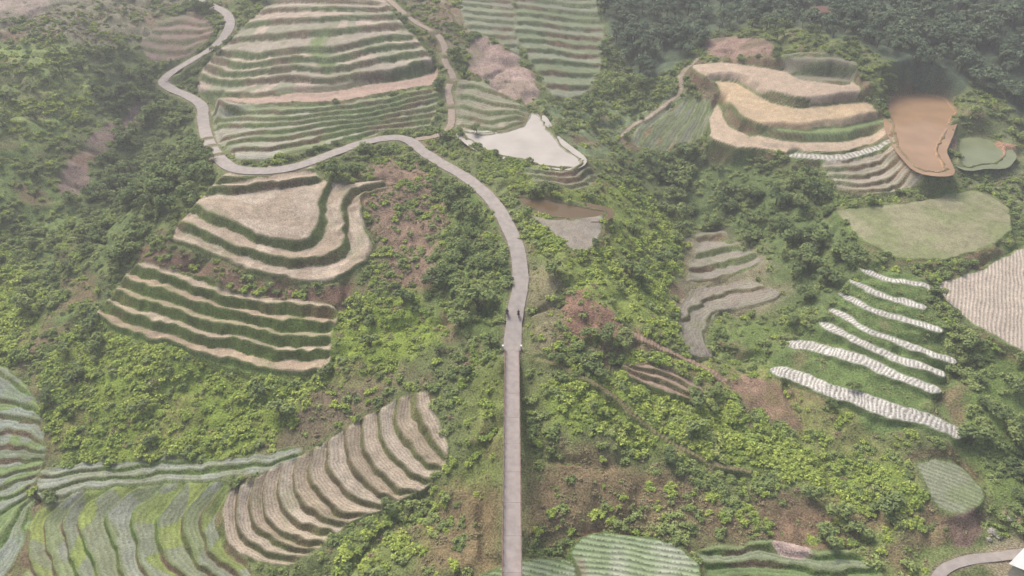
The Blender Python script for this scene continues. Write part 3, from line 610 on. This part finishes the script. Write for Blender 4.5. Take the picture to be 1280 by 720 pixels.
def motorbike(x,y,z,rot,mc):
    e=bpy.data.objects.new("motorbike",None); sc.collection.objects.link(e); V,F,MI=[],[],[]
    for yy in(-.62,.62):
        torus((0,yy,.3),.25,.055,V,F,MI,0)
        for k in range(6): a=k*math.pi/3; addtube((0,yy,.3),(0,yy+.24*math.cos(a),.3+.24*math.sin(a)),.012,.012,V,F,MI,2,4)
    addtube((0,.62,.3),(0,.42,.98),.04,.035,V,F,MI,2); addtube((-.34,.36,1.02),(.34,.36,1.02),.02,.02,V,F,MI,2)
    addtube((0,.45,.8),(0,.1,.45),.12,.13,V,F,MI,1); addtube((0,.15,.42),(0,-.35,.5),.16,.14,V,F,MI,1); addtube((0,.0,.72),(0,-.75,.78),.13,.10,V,F,MI,0); addtube((0,-.35,.6),(0,-.85,.72),.09,.06,V,F,MI,1)
    addtube((.12,-.1,.3),(.13,-.8,.38),.04,.05,V,F,MI,2); addtube((0,.5,.92),(0,.62,.9),.09,.07,V,F,MI,2)
    b=mesh_obj("body",V,F,[M_tyre,M_red,M_rail],MI,True); b.parent=e
    J=[(0,-.2,.92,.15),(0,-.18,1.15,.15),(0,-.1,1.38,.17),(0,-.07,1.5,.07),
       (-.2,-.1,1.4,.08),(-.3,.08,1.18,.06),(-.31,.33,1.06,.04),(.2,-.1,1.4,.08),(.3,.08,1.18,.06),(.31,.33,1.06,.04),
       (-.13,-.18,.88,.11),(-.2,.2,.8,.085),(-.19,.02,.4,.06),(-.19,.14,.32,.05),(.13,-.18,.88,.11),(.2,.2,.8,.085),(.19,.02,.4,.06),(.19,.14,.32,.05)]
    E=[(0,1),(1,2),(2,3),(2,4),(4,5),(5,6),(2,7),(7,8),(8,9),(0,10),(10,11),(11,12),(12,13),(0,14),(14,15),(15,16),(16,17)]
    r=bpy.data.objects.new("motorbike_rider",None); sc.collection.objects.link(r)
    skin_fig("rider_body",J,E,mc,r)
    bm=bmesh.new(); bmesh.ops.create_uvsphere(bm,u_segments=14,v_segments=10,radius=.14); me=bpy.data.meshes.new("helmet"); 
    for v in bm.verts: v.co.z*=1.1; v.co.y*=1.1
    bm.to_mesh(me); bm.free(); me.materials.append(M_hel); h=bpy.data.objects.new("helmet",me); sc.collection.objects.link(h); h.location=(0,-.05,1.68); h.parent=r
    bm=bmesh.new(); bmesh.ops.create_uvsphere(bm,u_segments=12,v_segments=8,radius=.105); me=bpy.data.meshes.new("face"); bm.to_mesh(me); bm.free(); me.materials.append(M_skin); h=bpy.data.objects.new("face",me); sc.collection.objects.link(h); h.location=(0,.0,1.62); h.parent=r
    for q in(e,r): q.location=(x,y,z); q.rotation_euler=(0,0,rot)
for (u,v,rot,mc) in ((634,396,3.1,M_cl),(648,395,.05,M_cl2)):
    x,y=unproj([(u,v)])[0]; k=np.argmin(np.hypot(rc[:,0]-x,rc[:,1]-y)); motorbike(x,y,rz[k]+.06,rot,mc)
# ------------------------------------------------------------------ light
w=bpy.data.worlds.new("World"); sc.world=w; w.use_nodes=True; nt=w.node_tree
sky=nt.nodes.new('ShaderNodeTexSky'); sky.sky_type='NISHITA'; sky.sun_disc=False; sky.sun_elevation=math.radians(52); sky.sun_rotation=math.radians(-35); sky.dust_density=6; sky.air_density=1.0
nt.links.new(sky.outputs[0],nt.nodes['Background'].inputs[0]); nt.nodes['Background'].inputs[1].default_value=.15
sd=bpy.data.lights.new("sun",'SUN'); sd.energy=2.9; sd.angle=math.radians(28); sd.color=(1,.96,.91); so=bpy.data.objects.new("sun",sd); sc.collection.objects.link(so)
az=math.radians(-35); el=math.radians(52)
dv=mathutils.Vector((math.sin(az)*math.cos(el),math.cos(az)*math.cos(el),math.sin(el))); so.rotation_euler=dv.to_track_quat('Z','Y').to_euler(); so.location=(0,0,200)
# humid valley haze (real participating air)
V,F,MI=[],[],[]; boxv((0,400,20),(2600,1300,150),V,F,MI)
m,n,l=mat("haze"); n.remove(n['Principled BSDF']); vs=n.new('ShaderNodeVolumeScatter'); vs.inputs['Color'].default_value=(.98,.99,1,1); vs.inputs['Density'].default_value=.0008; vs.inputs['Anisotropy'].default_value=.15; l.new(vs.outputs[0],n['Material Output'].inputs['Volume'])
hz=mesh_obj("valley_haze",V,F,m)
sc.view_settings.view_transform='Standard'; sc.view_settings.look='None'; sc.view_settings.exposure=0; sc.view_settings.gamma=1
print("done",time.time()-T0)
